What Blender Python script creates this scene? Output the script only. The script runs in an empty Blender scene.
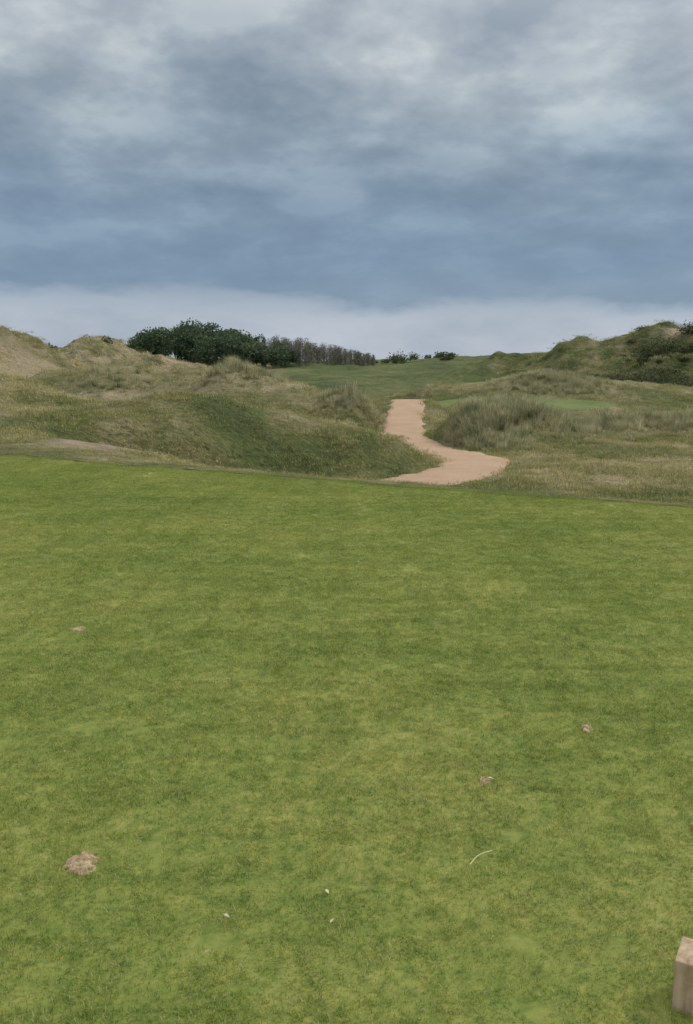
import bpy, math, numpy as np
from mathutils import Vector
rng=np.random.default_rng(7)
sc=bpy.context.scene
sc.view_settings.view_transform='Standard'; sc.view_settings.look='None'; sc.view_settings.exposure=0

# ---------------------------------------------------------------- noise
def _h(ix,iy,s):
    h=(ix.astype(np.int64)*374761393+iy.astype(np.int64)*668265263+s*1274126177)&0xffffffff
    h=((h^(h>>13))*1274126177)&0xffffffff
    h=((h^(h>>15))*2246822519)&0xffffffff
    return ((h^(h>>16))&0xffff)/65535.0
def vn(x,y,s=0):
    x=np.asarray(x,float);y=np.asarray(y,float)
    ix=np.floor(x);iy=np.floor(y);fx=x-ix;fy=y-iy
    fx=fx*fx*fx*(fx*(fx*6-15)+10);fy=fy*fy*fy*(fy*(fy*6-15)+10)
    a=_h(ix,iy,s);b=_h(ix+1,iy,s);c=_h(ix,iy+1,s);d=_h(ix+1,iy+1,s)
    return (a*(1-fx)+b*fx)*(1-fy)+(c*(1-fx)+d*fx)*fy
def fbm(x,y,s=0,o=4):
    t=0;a=.5;n=0
    for i in range(o):
        t=t+a*vn(x*2**i+i*17.3,y*2**i-i*9.1,s+i);n+=a;a*=.5
    return t/n*2-1
def ss(a,b,x):
    t=np.clip((x-a)/(b-a),0,1);return t*t*(3-2*t)

# ---------------------------------------------------------------- path line (x,y,z)
PC=np.array([(-5,22.5,-1.5),(-1.5,24.2,-1.95),(1.4,26,-2.0),(3.5,28.6,-2.0),(4.7,32,-2.0),(4.4,35.5,-2.05),(3.5,39,-2.2),
 (2.9,43.5,-2.15),(3.2,50,-2.05),(3.7,56,-1.8),(4.2,61,-1.28),(4.45,64,-1.08),(4.6,68,-1.7),(4.7,74,-2.6),(4.6,82,-3.2)])
def cr(P,n=14):
    out=[]
    Q=np.vstack([2*P[0]-P[1],P,2*P[-1]-P[-2]])
    for i in range(1,len(Q)-2):
        p0,p1,p2,p3=Q[i-1:i+3]
        for t in np.arange(n)/n:
            out.append(.5*((2*p1)+(-p0+p2)*t+(2*p0-5*p1+4*p2-p3)*t*t+(-p0+3*p1-3*p2+p3)*t**3))
    out.append(Q[-2]);return np.array(out)
PL=cr(PC)
def pathd(x,y):
    sh=x.shape;x=x.ravel();y=y.ravel()
    D=np.full(x.shape,1e3);Z=np.zeros(x.shape)
    m=np.where((x>-16)&(x<18)&(y>14)&(y<98))[0]
    if len(m):
        bd=np.full(len(m),1e9);bz=np.zeros(len(m))
        for i in range(0,len(PL)-1,2):
            a=PL[i];b=PL[min(i+2,len(PL)-1)];d=b-a;L=d[0]**2+d[1]**2
            t=np.clip(((x[m]-a[0])*d[0]+(y[m]-a[1])*d[1])/L,0,1)
            q=np.hypot(x[m]-a[0]-t*d[0],y[m]-a[1]-t*d[1])
            k=q<bd;bd=np.where(k,q,bd);bz=np.where(k,a[2]+t*d[2],bz)
        D[m]=bd;Z[m]=bz
    return D.reshape(sh),Z.reshape(sh)
def edge(x,y):
    return (y-(12.0-.57*x))/1.151+.012*np.minimum(x*x,60)*.3
M=[(-15.5,33,2.4,4.6,5),(-2.6,31,1.55,3.9,2.6),(-9.5,44,1.3,5,5),(-6.7,56,3.2,2.7,4.5),(-10.6,58,2.4,2.4,4),(-3.2,54,2.3,2.4,4),
(.5,50,1.75,1.8,3),(-15.5,62,3.2,3.6,5),(-21,66,3.0,3.5,5),(-36,88,6.7,6.5,12),(-31,112,6.0,4.5,9),(-24,120,4.0,6,9),(-44,100,7.5,9,14),
(7.2,45,1.95,2.2,3.6),(13,47,.85,4,3),(21,46,1.15,5,4),(17.5,80,2.6,5.2,6),(26,82,1.7,7,7),(9.8,84,1.7,3.5,5),
(44.5,128,8.6,6,11),(36,136,6.6,6.5,12),(54,128,8.4,8,12),(28,150,4.2,8,10),(60,260,4.6,35,40),(25,300,2.5,40,30),(-35,240,3.2,32,30),(-90,200,8,30,40),(95,180,8,30,40)]
TEE=(12.4,63,6.6,5.0)
def H(x,y):
    x=np.asarray(x,float);y=np.asarray(y,float)
    e=edge(x,y);r=np.hypot(x,y)
    lo=-2.0+1.8*ss(-.5,-6.5,x)*ss(46,24,y)
    lo=lo+ss(90,340,r)*2.0+ss(340,1500,r)*1.3
    s=0
    for cx,cy,h,sx,sy in M:
        s=s+(h*np.exp(-.5*((x-cx)/sx)**2-.5*((y-cy)/sy)**2))**4
    s=s**.25
    rough=ss(1,6,e)
    n=.36*fbm(x/5.5,y/5.5,3,4)*ss(2,14,e)+.18*fbm(x/1.7,y/1.7,11,3)*rough
    n=n+ss(55,110,r)*(1.1*fbm(x/15,y/15,23,4))*(1-.7*ss(140,300,r)) 
    duneness=np.clip(s/3,0,1)
    n=n+duneness*(.42+1.0*ss(75,110,r))*fbm(x/3.6,y/3.6,31,4)*ss(25,50,r)*ss(200,150,r)
    z=lo+s+n
    te=((x-TEE[0])/TEE[2])**2+((y-TEE[1])/TEE[3])**2
    w=ss(1.5,.9,te);z=z*(1-w)+(-1.28+.04*(y-63))*w
    t=ss(-.3,8.5,e)
    z=z*t
    d,pz=pathd(x,y)
    w=ss(3.0,1.25,d);z=z*(1-w)+pz*w
    z=z+.012*fbm(x/1.7,y/1.7,5,2)*(1-rough)
    return z
def ell(cx,cy,rx,ry,x,y):return np.exp(-(((x-cx)/rx)**2+((y-cy)/ry)**2))
def sandf(x,y):
    s=1.9*ell(-5.5,20.2,.8,1.9,x,y)+1.2*ell(-8.0,37,1.1,4,x,y)+.7*ell(-9.5,50,2.2,4,x,y)+1.2*ell(46.5,124,2.6,3.0,x,y)+.8*ell(50,122,3,3,x,y)+.5*ell(-13,56,2.5,3,x,y)+.4*ell(-31,84,5,4,x,y)
    return np.clip(s,0,1)
def tonef(x,y):
    t=.52+.42*fbm(x/9,y/9,131,4)+.42*fbm(x/2.0,y/2.0,141,3)
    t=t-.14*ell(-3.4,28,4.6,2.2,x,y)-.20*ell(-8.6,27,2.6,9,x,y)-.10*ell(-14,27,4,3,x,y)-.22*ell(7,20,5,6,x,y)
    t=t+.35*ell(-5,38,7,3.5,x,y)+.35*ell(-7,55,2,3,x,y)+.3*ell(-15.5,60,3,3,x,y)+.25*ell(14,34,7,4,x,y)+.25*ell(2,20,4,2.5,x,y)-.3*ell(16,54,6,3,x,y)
    t=t+.25*ss(60,75,y)*ss(-10,-16,x)-.16*ss(95,110,y)*ss(20,30,x)
    return np.clip(t,0,1)

# ---------------------------------------------------------------- node helpers
def N(t,ty,**k):
    n=t.nodes.new(ty)
    for a,b in k.items():setattr(n,a,b)
    return n
def noise(t,vec,scale,detail=4,rough=.55):
    n=N(t,'ShaderNodeTexNoise');n.inputs['Scale'].default_value=scale;n.inputs['Detail'].default_value=detail;n.inputs['Roughness'].default_value=rough
    t.links.new(vec,n.inputs['Vector']);return n.outputs['Fac']
def ramp(t,fac,stops):
    n=N(t,'ShaderNodeValToRGB');r=n.color_ramp
    r.elements.remove(r.elements[1])
    for k,(p,c) in enumerate(stops):
        if k==0:
            e=r.elements[0];e.position=p
        else:e=r.elements.new(p)
        e.color=(c,c,c,1) if np.isscalar(c) else (*c,1)
    t.links.new(fac,n.inputs['Fac']);return n.outputs['Color']
def mix(t,f,a,b,bt='MIX'):
    n=N(t,'ShaderNodeMix',data_type='RGBA',blend_type=bt)
    for i,v in ((0,f),(6,a),(7,b)):
        s=n.inputs[i]
        if isinstance(v,bpy.types.NodeSocket):t.links.new(v,s)
        elif i==0:s.default_value=float(v)
        elif np.isscalar(v):s.default_value=(v,v,v,1)
        else:s.default_value=(*v,1)
    return n.outputs[2]
def mth(t,op,a,b=0,c=None,clamp=False):
    n=N(t,'ShaderNodeMath',operation=op);n.use_clamp=clamp
    for i,v in enumerate((a,b,c)):
        if v is None:continue
        if isinstance(v,bpy.types.NodeSocket):t.links.new(v,n.inputs[i])
        else:n.inputs[i].default_value=v
    return n.outputs[0]
def attr(t,name,inst=False):
    n=N(t,'ShaderNodeAttribute');n.attribute_name=name
    if inst:n.attribute_type='INSTANCER'
    return n.outputs['Fac']
def lawn(g,p):
    a=noise(g,p,.45,4,.6);b=noise(g,p,2.3,4,.65);c=noise(g,p,17,3,.7)
    col=ramp(g,a,[(.32,(.175,.235,.050)),(.5,(.225,.278,.066)),(.68,(.290,.322,.090))])
    col=mix(g,.42,col,ramp(g,b,[(.3,(.62,.74,.62)),(.5,(1,1,1)),(.68,(1.32,1.16,1.25))]),'MULTIPLY')
    col=mix(g,.8,col,ramp(g,c,[(.32,(.60,.70,.60)),(.5,(1,1,1)),(.7,(1.45,1.25,1.4))]),'MULTIPLY')
    # thin, worn straw-coloured spots
    d=noise(g,p,3.1,5,.75)
    col=mix(g,ramp(g,d,[(.63,0.),(.75,.55)]),col,(.40,.35,.17))
    return col
def roughc(g,p,tone):
    b=noise(g,p,.9,5,.68);c=noise(g,p,6,4,.7)
    tn=mth(g,'ADD',tone,mth(g,'MULTIPLY',mth(g,'SUBTRACT',b,.5),1.2),None,True)
    col=ramp(g,tn,[(0,(.080,.100,.034)),(.3,(.125,.145,.048)),(.55,(.190,.182,.076)),(.8,(.280,.245,.130)),(1,(.40,.335,.21))])
    col=mix(g,.85,col,ramp(g,c,[(.33,(.50,.55,.50)),(.5,(1,1,1)),(.7,(1.55,1.46,1.42))]),'MULTIPLY')
    return col
def newmat(name):
    m=bpy.data.materials.new(name);m.use_nodes=True;t=m.node_tree
    b=t.nodes['Principled BSDF'];b.inputs['Roughness'].default_value=.9;b.inputs['Specular IOR Level'].default_value=.15
    return m,t,b
def bump(t,b,h,dist,st=1.0):
    n=N(t,'ShaderNodeBump');n.inputs['Distance'].default_value=dist;n.inputs['Strength'].default_value=st
    t.links.new(h,n.inputs['Height']);t.links.new(n.outputs[0],b.inputs['Normal'])

# ground
mg,t,b=newmat('ground_mat');p=N(t,'ShaderNodeNewGeometry').outputs['Position']
rc=roughc(t,p,attr(t,'tone'));lc=lawn(t,p)
far=mix(t,1,rc,ramp(t,noise(t,p,.55,6,.75),[(.36,(.40,.48,.45)),(.5,(.80,.82,.82)),(.62,(1.15,1.1,1.1))]),'MULTIPLY')
rc=mix(t,attr(t,'farr'),rc,far)
fair=mix(t,1,ramp(t,noise(t,p,.07,6,.65),[(.38,(.085,.105,.038)),(.5,(.120,.148,.050)),(.62,(.175,.180,.075))]),ramp(t,noise(t,p,.8,5,.7),[(.3,.7),(.7,1.25)]),'MULTIPLY')
sand=mix(t,noise(t,p,3,5,.7),(.32,.24,.155),(.54,.42,.30))
pale=ramp(t,noise(t,p,2.2,5,.75),[(.3,(.13,.135,.06)),(.5,(.25,.24,.13)),(.7,(.44,.41,.26))])
def masked(name,sc_,amt):
    a=attr(t,name);nn=mth(t,'MULTIPLY',mth(t,'SUBTRACT',noise(t,p,sc_,5,.7),.5),amt)
    return mth(t,'MULTIPLY',mth(t,'ADD',a,mth(t,'MULTIPLY',nn,mth(t,'MULTIPLY',a,4))),1,None,True)
col=mix(t,masked('pale',1.5,1.5),rc,pale)
col=mix(t,attr(t,'fair'),col,fair)
tee=mix(t,1,lc,(.9,.9,1.25),'MULTIPLY')
col=mix(t,attr(t,'tee'),col,tee)
col=mix(t,masked('sand',1.6,1.1),col,sand)
lw=attr(t,'lawn')
col=mix(t,lw,col,mix(t,1,lc,(.85,.8,.8),'MULTIPLY'))
t.links.new(col,b.inputs['Base Color'])
bh=mth(t,'ADD',noise(t,p,9,4,.75),mth(t,'MULTIPLY',noise(t,p,1.2,5,.7),6))
bh=mth(t,'MULTIPLY',bh,mth(t,'SUBTRACT',1.0,mth(t,'MULTIPLY',lw,.93)))
bump(t,b,bh,.13,1)

# ---------------------------------------------------------------- terrain sheet
az=np.concatenate([np.arange(-180,-32,4.0),np.arange(-32,32,.16),np.arange(32,180,4.0)])*math.pi/180
nr=900
rr=np.concatenate([[.15,.4,.8,1.2],np.exp(np.linspace(math.log(1.5),math.log(320),nr)),np.exp(np.linspace(math.log(325),math.log(6000),60))])
R,A=np.meshgrid(rr,az,indexing='ij')
X=R*np.sin(A);Y=R*np.cos(A);Z=H(X,Y)
nR,nA=R.shape
verts=np.stack([X.ravel(),Y.ravel(),Z.ravel()],1)
verts=np.vstack([verts,[[0,0,float(H(np.array([0.]),np.array([0.]))[0])]]])
i=np.arange(nR-1)[:,None]*nA;j=np.arange(nA)[None,:];j2=(j+1)%nA
F=np.stack([(i+j),(i+nA+j),(i+nA+j2),(i+j2)],-1).reshape(-1,4)
F=F[:,::-1]
def mkmesh(name,V,Fq,Ft=None,mat=None,smooth=False,coll=None,link=True):
    me=bpy.data.meshes.new(name)
    V=np.asarray(V,np.float32);nq=len(Fq);nt=0 if Ft is None else len(Ft)
    me.vertices.add(len(V));me.vertices.foreach_set('co',V.ravel())
    li=np.asarray(Fq,np.int32).ravel() if nq else np.zeros(0,np.int32)
    if nt:li=np.concatenate([li,np.asarray(Ft,np.int32).ravel()])
    st=np.concatenate([np.arange(nq)*4,nq*4+np.arange(nt)*3]).astype(np.int32)
    me.loops.add(len(li));me.loops.foreach_set('vertex_index',li)
    me.polygons.add(nq+nt);me.polygons.foreach_set('loop_start',st)
    try:me.polygons.foreach_set('loop_total',np.concatenate([np.full(nq,4),np.full(nt,3)]).astype(np.int32))
    except Exception:pass
    me.update(calc_edges=True);me.validate()
    if smooth:me.polygons.foreach_set('use_smooth',np.ones(nq+nt,bool))
    if mat:me.materials.append(mat)
    ob=bpy.data.objects.new(name,me)
    if link:sc.collection.objects.link(ob)
    if coll:coll.objects.link(ob)
    return ob
c0=len(verts)-1
Ft=np.stack([np.full(nA,c0),(np.arange(nA)+1)%nA,np.arange(nA)],-1)
gr=mkmesh('ground',verts,F,Ft,mg,True)
def addattr(ob,name,v):
    a=ob.data.attributes.new(name,'FLOAT','POINT');a.data.foreach_set('value',np.asarray(v,np.float32).ravel())
x,y=verts[:,0],verts[:,1];e=edge(x,y)
lawnm=1-ss(-.15,.15,e+.25*fbm(x/.6,y/.6,77,4))
te=((x-TEE[0])/TEE[2])**2+((y-TEE[1])/TEE[3])**2
PALE=[(6.4,40.5,1.9,3.4,1.2),(9.3,42.5,2.4,3,1.1),(14,44,3.0,2.2,.75),(18.5,43.5,3.8,2.4,1.1),(.6,50,2.2,2.4,.95),(2,53,.9,2.5,1.1),(-7,55,2.4,2.4,.75),(9,55,3,3,.6),(17,75,6,4,.65),(22,56,5,4,.4),(-15.5,60,3,3,.5),(-10,42,3,2,.45),(-3.5,45,3,2,.5)]
def palef(x,y):
    s=0*x
    for a,b_,c,d,w in PALE:s=np.maximum(s,w*np.exp(-(((x-a)/c)**2+((y-b_)/d)**2)))
    d,_=pathd(x,y)
    return s*ss(1.2,1.7,d)*ss(1.,1.25,((x-TEE[0])/TEE[2])**2+((y-TEE[1])/TEE[3])**2)
addattr(gr,'lawn',lawnm)
addattr(gr,'tee',ss(1.05,.92,te))
fx=x/np.maximum(y,1)
fm=ss(-.085,-.06,fx+.01*fbm(x/9,y/9,41))*ss(.205,.16,fx+.06*fbm(x/9,y/9,42))*ss(88,100,y+9*fbm(x/8,y/8,43))*ss(420,380,y)
fm=np.where(y>5,fm,0)
addattr(gr,'fair',fm)
addattr(gr,'pale',np.clip(palef(x,y),0,1))
addattr(gr,'sand',sandf(x,y)*.95)
addattr(gr,'tone',tonef(x,y))
addattr(gr,'farr',ss(70,105,y))

# ---------------------------------------------------------------- gravel path
mp,t,b=newmat('gravel_path_mat');p=N(t,'ShaderNodeNewGeometry').outputs['Position']
c=mix(t,noise(t,p,.8,6,.7),(.33,.215,.13),(.55,.39,.265))
c=mix(t,.6,c,ramp(t,noise(t,p,14,6,.8),[(.3,.6),(.7,1.35)]),'MULTIPLY')
t.links.new(c,b.inputs['Base Color']);bump(t,b,noise(t,p,20,5,.8),.03,.8)
T=np.gradient(PL[:,:2],axis=0);T/=np.linalg.norm(T,axis=1)[:,None];Nn=np.stack([T[:,1],-T[:,0]],1)
offs=np.array([-1.12,-1,-.8,-.4,0,.4,.8,1,1.12]);V=[]
for k in range(len(PL)):
    wl=1.15+.35*float(fbm(np.array([k*.35]),np.array([0.3]),91,3)[0]);wr=1.15+.35*float(fbm(np.array([k*.35]),np.array([7.3]),92,3)[0])
    for o in offs:
        w=wl if o<0 else wr
        q=PL[k,:2]+Nn[k]*o*w
        V.append((q[0],q[1],PL[k,2]+(.035+.015*(1-o*o) if abs(o)<=1 else -.15)))
m=len(offs);Fp=[(k*m+q,k*m+q+1,(k+1)*m+q+1,(k+1)*m+q) for k in range(len(PL)-1) for q in range(m-1)]
mkmesh('gravel_path',V,Fp,None,mp,True)

# ---------------------------------------------------------------- blades
def blades(bx,by,ln,wd,lean,azm,curl=.4,z0=0.0,tipw=.0):
    n=len(bx)
    dx=np.cos(azm);dy=np.sin(azm);px=-dy*wd/2;py=dx*wd/2
    h1=ln*.55*np.cos(lean*.6);o1=ln*.55*np.sin(lean*.6)
    h2=h1+ln*.45*np.cos(lean*(1+curl));o2=o1+ln*.45*np.sin(lean*(1+curl))
    V=np.zeros((n,5,3))
    V[:,0]=np.stack([bx-px,by-py,np.full(n,z0)],1);V[:,1]=np.stack([bx+px,by+py,np.full(n,z0)],1)
    V[:,2]=np.stack([bx+dx*o1+px*.8,by+dy*o1+py*.8,z0+h1],1);V[:,3]=np.stack([bx+dx*o1-px*.8,by+dy*o1-py*.8,z0+h1],1)
    V[:,4]=np.stack([bx+dx*o2,by+dy*o2,z0+h2],1)
    b=np.arange(n)[:,None]*5
    return V.reshape(-1,3),np.concatenate([b,b+1,b+2,b+3],1),np.concatenate([b+3,b+2,b+4],1)
def blademat(name,colfn,transl=.35):
    m=bpy.data.materials.new(name);m.use_nodes=True;t=m.node_tree;t.nodes.clear()
    o=N(t,'ShaderNodeOutputMaterial');d=N(t,'ShaderNodeBsdfDiffuse');tr=N(t,'ShaderNodeBsdfTranslucent');mx=N(t,'ShaderNodeMixShader')
    c=colfn(t);t.links.new(c,d.inputs[0]);t.links.new(c,tr.inputs[0]);mx.inputs[0].default_value=transl
    t.links.new(d.outputs[0],mx.inputs[1]);t.links.new(tr.outputs[0],mx.inputs[2]);t.links.new(mx.outputs[0],o.inputs[0]);return m
def rnd(t):return attr(t,'rnd')
def P_(t):return N(t,'ShaderNodeNewGeometry').outputs['Position']
ml=blademat('lawn_blade_mat',lambda t:mix(t,1,mix(t,ramp(t,rnd(t),[(.82,0.),(.95,1.)]),lawn(t,P_(t)),(.32,.30,.16)),ramp(t,rnd(t),[(0,(.95,1.0,.95)),(1,(1.65,1.55,1.6))]),'MULTIPLY'))
mr=blademat('rough_blade_mat',lambda t:mix(t,1,mix(t,ramp(t,rnd(t),[(.6,0.),(.95,.6)]),roughc(t,P_(t),attr(t,'tone',True)),(.34,.30,.18)),ramp(t,rnd(t),[(0,(1.3,1.4,1.25)),(1,(2.0,1.9,1.85))]),'MULTIPLY'))
mm=blademat('marram_blade_mat',lambda t:mix(t,1,ramp(t,rnd(t),[(0,(.13,.155,.065)),(.35,(.30,.30,.155)),(.7,(.58,.53,.35)),(1,(.82,.75,.55))]),ramp(t,noise(t,P_(t),.9,4,.6),[(.36,(.55,.62,.5)),(.5,(.95,.95,.9)),(.62,(1.15,1.12,1.1))]),'MULTIPLY'),.45)
def variants(name,k,fn,mat):
    col=bpy.data.collections.new(name)
    for q in range(k):
        bx,by,ln,wd,le,a=fn()
        V,Q,T3=blades(bx,by,ln,wd,le,a)
        ob=mkmesh(name+'_clump',V,Q,T3,mat,False,col,False)
        addattr(ob,'rnd',np.repeat(rng.random(len(bx)),5))
    return col
def flawn():
    n=2000;return rng.uniform(-.18,.18,n),rng.uniform(-.18,.18,n),rng.uniform(.006,.018,n),rng.uniform(.0014,.0028,n),rng.uniform(.1,1.3,n),rng.uniform(0,6.28,n)
def frough():
    n=60;r=.28*np.sqrt(rng.random(n));a=rng.uniform(0,6.28,n)
    return r*np.cos(a),r*np.sin(a),rng.uniform(.03,.11,n),rng.uniform(.006,.013,n),rng.uniform(.3,1.2,n),rng.uniform(0,6.28,n)
def fmar():
    n=110;r=.22*np.sqrt(rng.random(n));a=rng.uniform(0,6.28,n)
    return r*np.cos(a),r*np.sin(a),rng.uniform(.3,.9,n),rng.uniform(.007,.016,n),rng.uniform(.1,.9,n),a+rng.normal(0,.9,n)
CL=variants('lawn_grass',5,flawn,ml);CRr=variants('rough_grass',5,frough,mr);CM=variants('marram_grass',5,fmar,mm)
def scatter(name,P,rot,scl,coll,tone=None):
    me=bpy.data.meshes.new(name);me.vertices.add(len(P));me.vertices.foreach_set('co',np.asarray(P,np.float32).ravel())
    a=me.attributes.new('rot','FLOAT_VECTOR','POINT');a.data.foreach_set('vector',np.asarray(rot,np.float32).ravel())
    a=me.attributes.new('scl','FLOAT','POINT');a.data.foreach_set('value',np.asarray(scl,np.float32))
    if tone is not None:
        a=me.attributes.new('tone','FLOAT','POINT');a.data.foreach_set('value',np.asarray(tone,np.float32))
    me.update();ob=bpy.data.objects.new(name,me);sc.collection.objects.link(ob)
    g=bpy.data.node_groups.new(name+'_gn','GeometryNodeTree')
    g.interface.new_socket('Geometry',in_out='INPUT',socket_type='NodeSocketGeometry');g.interface.new_socket('Geometry',in_out='OUTPUT',socket_type='NodeSocketGeometry')
    gi=N(g,'NodeGroupInput');go=N(g,'NodeGroupOutput');ip=N(g,'GeometryNodeInstanceOnPoints');ci=N(g,'GeometryNodeCollectionInfo')
    ci.inputs['Collection'].default_value=coll;ci.inputs['Separate Children'].default_value=True;ci.inputs['Reset Children'].default_value=True
    ra=N(g,'GeometryNodeInputNamedAttribute',data_type='FLOAT_VECTOR');ra.inputs[0].default_value='rot'
    sa=N(g,'GeometryNodeInputNamedAttribute',data_type='FLOAT');sa.inputs[0].default_value='scl'
    L=g.links.new
    L(gi.outputs[0],ip.inputs['Points']);L(ci.outputs[0],ip.inputs['Instance']);ip.inputs['Pick Instance'].default_value=True
    L(ra.outputs[0],ip.inputs['Rotation']);L(sa.outputs[0],ip.inputs['Scale']);L(ip.outputs[0],go.inputs[0])
    md=ob.modifiers.new('scatter','NODES');md.node_group=g;return ob
# lawn
gx_,gy_=np.meshgrid(np.arange(-10,10,.28),np.arange(1.0,18.5,.28));x=gx_.ravel();y=gy_.ravel()
x=x+rng.uniform(-.05,.05,len(x));y=y+rng.uniform(-.05,.05,len(y))
k=(edge(x,y)<.0)&(np.abs(x)<(y*.48+.5));x=x[k];y=y[k]
scatter('lawn_grass',np.stack([x,y,H(x,y)+.0005],1),np.stack([0*x,0*x,rng.uniform(0,6.28,len(x))],1),rng.uniform(.85,1.15,len(x)),CL)
# rough
def wedge(n,y0,y1,half=.5,p=1.):
    r=np.sqrt(rng.uniform(y0**2,y1**2,n));a=rng.uniform(-half,half,n);return r*np.sin(a),r*np.cos(a)
XX=[];SS=[]
for n,a,b_,s0,s1 in ((12000,9,24,.4,1.0),(20000,22,48,.6,1.7),(16000,46,100,.9,2.6),(9000,95,150,1.5,4.5)):
    x,y=wedge(n,a,b_);k=(edge(x,y)>.1);d,_=pathd(x,y);te=((x-TEE[0])/TEE[2])**2+((y-TEE[1])/TEE[3])**2
    k&=(d>1.18)&(te>1.)&(rng.random(n)>sandf(x,y)*1.8)
    dens=ss(-.35,.35,fbm(x/1.1,y/1.1,61,3)+.1);k&=rng.random(n)<(.12+.85*dens)
    k&=~((x/y>-.08)&(y>88)&(x/y<.17))
    x=x[k];y=y[k];s=rng.uniform(s0,s1,len(x))*(.5+.5*ss(.1,4,edge(x,y)));XX.append(np.stack([x,y,H(x,y)-.01],1));SS.append(s)
P=np.vstack(XX);S=np.concatenate(SS)
scatter('rough_grass',P,np.stack([rng.normal(0,.12,len(P)),rng.normal(0,.12,len(P)),rng.uniform(0,6.28,len(P))],1),S,CRr,tonef(P[:,0],P[:,1])+rng.normal(0,.12,len(P)))
# marram
x,y=wedge(190000,32,90);w=palef(x,y)*(.8+1.3*fbm(x/1.5,y/1.5,71,3));k=rng.random(len(x))<np.clip(w,0,1)**1.4*.85;x=x[k];y=y[k]
w=np.clip(palef(x,y),0,1)
scatter('marram_grass',np.stack([x,y,H(x,y)-.03],1),np.stack([rng.normal(.1,.2,len(x)),rng.normal(-.1,.2,len(x)),rng.uniform(0,6.28,len(x))],1),rng.uniform(.35,1.15,len(x))*(.45+.6*w),CM)

# ---------------------------------------------------------------- foliage
def leafmat(name,c0,c1,c2):
    return blademat(name,lambda t:ramp(t,rnd(t),[(0,c0),(.6,c1),(1,c2)]),.2)
def leafcloud(C,size):
    n=len(C);u=rng.normal(size=(n,3));u/=np.linalg.norm(u,axis=1)[:,None];v=np.cross(u,rng.normal(size=(n,3)));v/=np.linalg.norm(v,axis=1)[:,None]
    s=(size*rng.uniform(.5,1.2,n))[:,None]
    V=np.stack([C-u*s,C-v*s*.6,C+u*s,C+v*s*.6],1).reshape(-1,3)
    return V,np.arange(n*4).reshape(n,4)
def stick(p0,p1,w0,w1):
    p0=np.array(p0);p1=np.array(p1);V=[]
    for p,w in((p0,w0),(p1,w1)):
        for a in (0,2.094,4.189):V.append(p+np.array([math.cos(a)*w,math.sin(a)*w,0]))
    return V,[(0,1,4,3),(1,2,5,4),(2,0,3,5)]
class Acc:
    def __init__(s):s.V=[];s.F=[];s.R=[];s.M=[];s.n=0
    def add(s,V,F,R,m=0):
        V=np.asarray(V);s.V.append(V);s.F.append(np.asarray(F)+s.n);s.n+=len(V);s.R.append(np.full(len(V),R) if np.ndim(R)==0 else R);s.M.append(np.full(len(F),m))
    def build(s,name,mats):
        ob=mkmesh(name,np.vstack(s.V),np.vstack(s.F),None,mats[0])
        for q in mats[1:]:ob.data.materials.append(q)
        ob.data.polygons.foreach_set('material_index',np.concatenate(s.M).astype(np.int32));addattr(ob,'rnd',np.concatenate(s.R));return ob
bark,t,b=newmat('bark_mat');p=N(t,'ShaderNodeNewGeometry').outputs['Position']
t.links.new(mix(t,noise(t,p,1.5,4),(.10,.09,.08),(.20,.18,.155)),b.inputs['Base Color'])
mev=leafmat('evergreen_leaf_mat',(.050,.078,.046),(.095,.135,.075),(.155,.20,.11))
mtw=leafmat('twig_mat',(.14,.14,.11),(.21,.205,.165),(.28,.27,.20))
mbu=leafmat('shrub_leaf_mat',(.042,.056,.028),(.082,.096,.046),(.15,.16,.085))
def hz(a,b):return float(H(np.array([a]),np.array([b]))[0])
def crown(acc,cx,cy,z0,w,h,n,leaf,base=.1):
    k=9;tr=rng.uniform(-1,1,(k,3));cs=np.array([cx,cy,z0+h*.55])+tr*np.array([w*.36,w*.36,h*.27]);cs[0]=(cx+rng.normal(0,w*.1),cy,z0+h*.82)
    rad=rng.uniform(.26,.42,k)*w
    i=rng.integers(0,k,n);d=rng.normal(size=(n,3));d/=np.linalg.norm(d,axis=1)[:,None]
    C=cs[i]+d*(rad[i]*rng.uniform(.55,1.08,n)**.6)[:,None]*np.array([1,1,.85])
    C=C[(C[:,2]>z0+base*h)]
    V,Fq=leafcloud(C,leaf)
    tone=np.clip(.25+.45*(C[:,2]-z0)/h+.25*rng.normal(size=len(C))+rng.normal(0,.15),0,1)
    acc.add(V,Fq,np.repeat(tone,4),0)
    for q in cs[:5]:
        Vs,Fs=stick((cx,cy,z0+h*.15),q,.12*h/8,.03);acc.add(Vs,Fs,.3,1)
    Vs,Fs=stick((cx,cy,z0-.4),(cx,cy,z0+h*.5),.2*h/8,.1*h/8);acc.add(Vs,Fs,.3,1)
ac=Acc()
env=lambda px:np.interp(px,[100,125,150,175,200,240,262,290],[2.8,4.4,7.4,8.6,8.6,7.0,5.6,4.6])
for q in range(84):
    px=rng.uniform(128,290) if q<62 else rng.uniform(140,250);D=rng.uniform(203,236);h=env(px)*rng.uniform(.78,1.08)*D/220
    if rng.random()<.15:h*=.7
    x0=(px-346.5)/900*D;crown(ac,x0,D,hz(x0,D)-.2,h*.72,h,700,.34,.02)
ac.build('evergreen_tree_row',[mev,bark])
ac=Acc()
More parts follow.
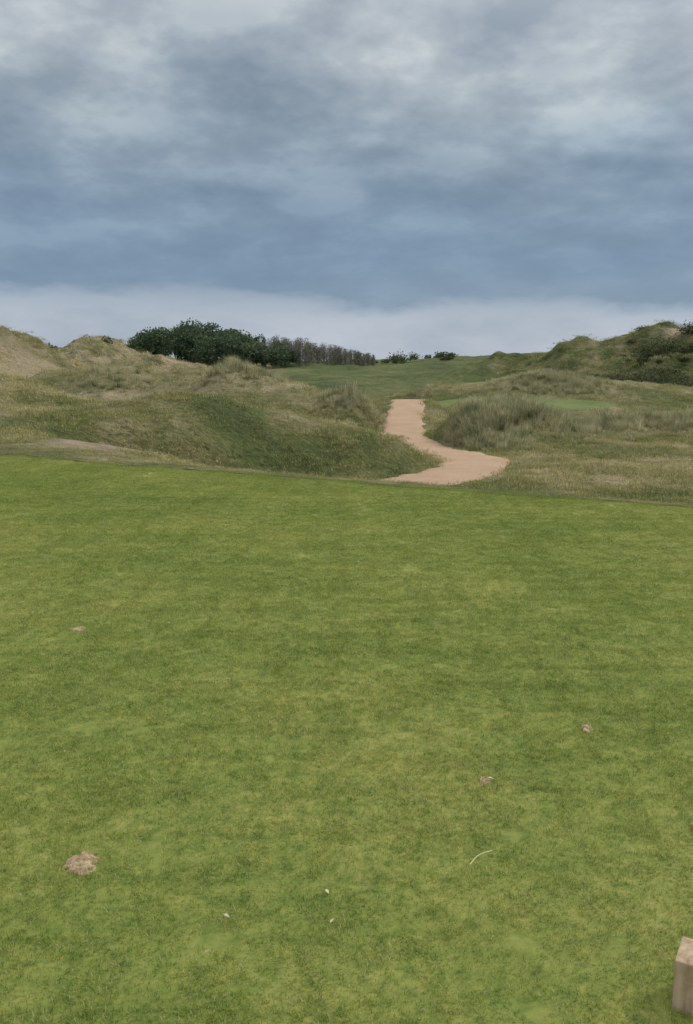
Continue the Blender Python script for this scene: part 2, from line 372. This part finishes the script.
def bare(acc,cx,cy,z0,h):
    Vs,Fs=stick((cx,cy,z0-.4),(cx,cy,z0+h*.85),.09,.03);acc.add(Vs,Fs,.4,1)
    for _ in range(40):
        a=rng.uniform(0,6.28);s=rng.uniform(.02,.78)*h;l=h*rng.uniform(.2,.42);o=l*rng.uniform(.2,.5)
        p0=np.array((cx,cy,z0+s));p1=p0+np.array((math.cos(a)*o,math.sin(a)*o,l*.85))
        p1[2]=min(p1[2],z0+h*rng.uniform(.88,1.12))
        Vs,Fs=stick(p0,p1,.04,.02);acc.add(Vs,Fs,rng.random(),0)
    n=240;u_=rng.random(n)**.8;C=np.stack([cx+rng.normal(0,1,n)*h*(.20-.13*u_),cy+rng.normal(0,1,n)*h*.17,z0+h*1.05*u_],1)
    V,Fq=leafcloud(C,.15);acc.add(V,Fq,np.repeat(rng.random(n),4),0)
for q in range(210):
    px=rng.uniform(235,374) if q<175 else rng.uniform(85,140);D=rng.uniform(212,255)
    h=np.interp(px,[85,140,240,300,340,374],[3.4,5.0,5.6,5.3,4.4,2.4])*rng.uniform(.6,1.15);x0=(px-346.5)/900*D;bare(ac,x0,D,hz(x0,D)-.1,h)
ac.build('bare_tree_row',[mtw,bark])
ac=Acc()
for q in range(34):
    px=rng.uniform(360,455);D=rng.uniform(240,290);h=rng.uniform(1.0,2.6)*(1.3 if 395<px<428 else .7);x0=(px-346.5)/900*D
    crown(ac,x0,D,hz(x0,D)-.3,h*1.6,h,130,.3,.0)
ac.build('distant_shrub_row',[mbu,bark])
ac=Acc()
for q in range(300):
    D=rng.uniform(86,122);x0=D*rng.uniform(.29,.46);h=rng.uniform(.5,1.5)
    if fbm(np.array([x0/4]),np.array([D/4]),201,2)[0]<-.1 or (x0/D<.33 and D>104):continue
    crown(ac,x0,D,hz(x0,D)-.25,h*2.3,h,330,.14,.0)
for q in range(26):
    D=rng.uniform(112,128);x0=D*rng.uniform(.22,.44);h=rng.uniform(.25,.55);crown(ac,x0,D,hz(x0,D)-.2,h*3,h,200,.13,.0)
for q in range(26):
    D=rng.uniform(80,125);x0=-D*rng.uniform(.2,.46);h=rng.uniform(.3,.8);crown(ac,x0,D,hz(x0,D)-.2,h*2.6,h,200,.14,.0)
ac.build('dune_shrubs',[mbu,bark])

# ---------------------------------------------------------------- wooden tee marker
mw,t,b=newmat('post_wood_mat');tc=N(t,'ShaderNodeTexCoord').outputs['Object'];mpn=N(t,'ShaderNodeMapping');mpn.inputs['Scale'].default_value=(60,60,5);t.links.new(tc,mpn.inputs[0])
g=noise(t,mpn.outputs[0],1,5,.6);b.inputs['Roughness'].default_value=.7
c=ramp(t,g,[(.3,(.34,.23,.14)),(.5,(.50,.36,.23)),(.7,(.60,.46,.32))]);c=mix(t,.5,c,ramp(t,noise(t,tc,30,4),[(.35,.65),(.6,1.1)]),'MULTIPLY')
t.links.new(c,b.inputs['Base Color']);bump(t,b,g,.002,.6)
import bmesh
bm=bmesh.new();w=.055;hh=.130;ring=[]
for z,s in((-.05,1),(hh,1),(hh+.002,.985)):ring.append([bm.verts.new((a*w*s,c_*w*s,z)) for a,c_ in((-1,-1),(1,-1),(1,1),(-1,1))])
for r0,r1 in((0,1),(1,2)):
    for q in range(4):bm.faces.new((ring[r0][q],ring[r0][(q+1)%4],ring[r1][(q+1)%4],ring[r1][q]))
ap=bm.verts.new((0,0,hh+.026))
for q in range(4):bm.faces.new((ring[2][q],ring[2][(q+1)%4],ap))
bm.faces.new(ring[0][::-1])
bmesh.ops.bevel(bm,geom=[e_ for e_ in bm.edges],offset=.0008,segments=2,affect='EDGES')
me=bpy.data.meshes.new('wooden_tee_marker');bm.to_mesh(me);bm.free();me.materials.append(mw)
ob=bpy.data.objects.new('wooden_tee_marker',me);sc.collection.objects.link(ob);ob.location=(.892,2.01,0);ob.rotation_euler=(0,0,math.radians(-30))

# ---------------------------------------------------------------- small things on the lawn
md_,t,b=newmat('divot_soil_mat');p=N(t,'ShaderNodeNewGeometry').outputs['Position']
c=ramp(t,noise(t,p,45,6,.8),[(.34,(.12,.085,.045)),(.5,(.40,.29,.165)),(.66,(.62,.49,.33))]);t.links.new(c,b.inputs['Base Color']);bump(t,b,noise(t,p,140,5,.8),.004,1)
def divot(x0,y0,rx,ry,hh,seed):
    nv=56;V=[(x0,y0,hz(x0,y0)+hh)];F3=[];rings=10
    for k in range(1,rings+1):
        for a in range(nv):
            th=a/nv*6.283;f=k/rings
            rj=1+.8*float(fbm(np.array([math.cos(th)*1.8+seed]),np.array([math.sin(th)*1.8]),seed,4)[0])
            xx=x0+math.cos(th)*rx*f*rj;yy=y0+math.sin(th)*ry*f*rj
            zz=hz(xx,yy)+hh*(1-f**2)*.6+(.010 if k<rings else -.004)*(float(fbm(np.array([xx*55]),np.array([yy*55]),3,3)[0])+.6)
            V.append((xx,yy,zz))
    for a in range(nv):F3.append((0,1+a,1+(a+1)%nv))
    Fq=[(1+(k-1)*nv+a,1+k*nv+a,1+k*nv+(a+1)%nv,1+(k-1)*nv+(a+1)%nv) for k in range(1,rings) for a in range(nv)]
    mkmesh('soil_divot',V,Fq,F3,md_,False)
divot(-.855,2.64,.052,.066,.007,5);divot(1.06,3.70,.032,.036,.004,9);divot(.53,3.2,.022,.045,.0,13);divot(-1.63,5.2,.04,.05,.0,17);divot(1.22,2.85,.02,.04,.0,23)
mt_,t,b=newmat('twig_straw_mat');b.inputs['Base Color'].default_value=(.58,.53,.30,1)
cu=bpy.data.curves.new('twig','CURVE');cu.dimensions='3D';cu.bevel_depth=.0016;s=cu.splines.new('BEZIER');s.bezier_points.add(3)
for bp,co in zip(s.bezier_points,((.395,2.61,.014),(.425,2.65,.020),(.452,2.668,.022),(.478,2.685,.018))):
    bp.co=co;bp.handle_left_type=bp.handle_right_type='AUTO'
cu.materials.append(mt_);o=bpy.data.objects.new('twig',cu);sc.collection.objects.link(o)
ac=Acc();mlf,t,b=newmat('dead_leaf_mat');t.links.new(ramp(t,attr(t,'rnd'),[(0,(.20,.14,.07)),(1,(.62,.55,.38))]),b.inputs['Base Color'])
L0=[(-1.1,5.3),(-1.2,7.5),(-2.25,7.4),(-3.4,8.9),(-.6,4.3),(1.0,9.1),(.1,7.0),(-.35,2.35),(2.1,5.9)]+[tuple(v) for v in np.stack([rng.uniform(-3,3,30),rng.uniform(2,11,30)],1)]
for a_,b_ in L0:
    s=rng.uniform(.007,.017);th=rng.uniform(0,6.28);q=np.array([(-1,0,0),(-.2,.5,.25),(1,0,.1),(.1,-.5,.3)])*s*np.array([1,.8,1])
    r_=np.stack([q[:,0]*math.cos(th)-q[:,1]*math.sin(th)+a_,q[:,0]*math.sin(th)+q[:,1]*math.cos(th)+b_,q[:,2]+hz(a_,b_)+.012],1)
    ac.add(r_,[(0,1,2,3)],float(rng.random()))
ac.build('fallen_leaves',[mlf])

# ---------------------------------------------------------------- sky
w=bpy.data.worlds.new('World');sc.world=w;w.use_nodes=True;t=w.node_tree;bg=t.nodes['Background']
sk=N(t,'ShaderNodeTexSky',sky_type='NISHITA');sk.sun_disc=False;sk.sun_elevation=math.radians(44);sk.sun_rotation=math.radians(68)
tc=N(t,'ShaderNodeTexCoord').outputs['Generated'];sp=N(t,'ShaderNodeSeparateXYZ');t.links.new(tc,sp.inputs[0])
zc=mth(t,'MAXIMUM',sp.outputs[2],0);den=mth(t,'ADD',zc,.26)
cb=N(t,'ShaderNodeCombineXYZ');t.links.new(mth(t,'DIVIDE',sp.outputs[0],den),cb.inputs[0]);t.links.new(mth(t,'DIVIDE',sp.outputs[1],den),cb.inputs[1])
cb.inputs[2].default_value=6.1
v=cb.outputs[0]
n1=noise(t,v,1.5,5,.55);n2=noise(t,v,4.8,9,.55);n4=noise(t,v,2.3,5,.5)
zw=mth(t,'ADD',sp.outputs[2],mth(t,'MULTIPLY',mth(t,'SUBTRACT',n1,.5),.16))
lob=N(t,'ShaderNodeMapping');lob.inputs['Scale'].default_value=(4.5,4.5,13);lob.inputs['Location'].default_value=(2.3,.4,0);t.links.new(tc,lob.inputs[0])
n3=noise(t,lob.outputs[0],1,7,.58)
tilt=mth(t,'MULTIPLY',sp.outputs[0],.02)
zl=mth(t,'ADD',mth(t,'ADD',sp.outputs[2],tilt),mth(t,'MULTIPLY',mth(t,'SUBTRACT',n3,.5),.09))
grad=ramp(t,zw,[(0,(.25,.335,.44)),(.10,(.195,.285,.40)),(.19,(.235,.315,.405)),(.25,(.31,.38,.445)),(.33,(.44,.495,.54)),(.42,(.60,.65,.69)),(.7,(1.1,1.15,1.2))])
mot=ramp(t,n2,[(.36,(.74,.77,.81)),(.5,(1,1,1)),(.62,(1.36,1.31,1.24))])
mot=mix(t,1,mot,ramp(t,n4,[(.35,(.80,.83,.87)),(.5,(1,1,1)),(.65,(1.24,1.20,1.15))]),'MULTIPLY')
amt=ramp(t,sp.outputs[2],[(.08,.2),(.17,.55),(.27,.95)])
cl=mix(t,amt,grad,mix(t,1,grad,mot,'MULTIPLY'))
band=mix(t,ramp(t,n3,[(.35,0.),(.65,1.)]),(.34,.41,.50),(.52,.57,.65))
bf=ramp(t,zl,[(.050,1.),(.060,.85),(.074,0.)])
bf=mth(t,'MULTIPLY',bf,.92)
cl=mix(t,bf,cl,band)
cl=mix(t,1,cl,(10,10,10),'MULTIPLY')
t.links.new(mix(t,.93,sk.outputs[0],cl),bg.inputs[0]);bg.inputs[1].default_value=.1

sl=bpy.data.lights.new('sun','SUN');sl.energy=1.5;sl.angle=math.radians(10);sl.color=(1,.94,.85)
so=bpy.data.objects.new('sun',sl);sc.collection.objects.link(so)
el=math.radians(44);azs=math.radians(68);d=Vector((math.sin(azs)*math.cos(el),math.cos(azs)*math.cos(el),math.sin(el)))
so.rotation_euler=d.to_track_quat('Z','Y').to_euler();so.location=(20,10,30)
cam=bpy.data.cameras.new('camera');co=bpy.data.objects.new('camera',cam);sc.collection.objects.link(co)
cam.sensor_fit='VERTICAL';cam.angle=math.radians(60);cam.clip_end=20000;cam.clip_start=.05
co.location=(0,0,1.6);co.rotation_euler=(math.radians(80.4),0,0);sc.camera=co
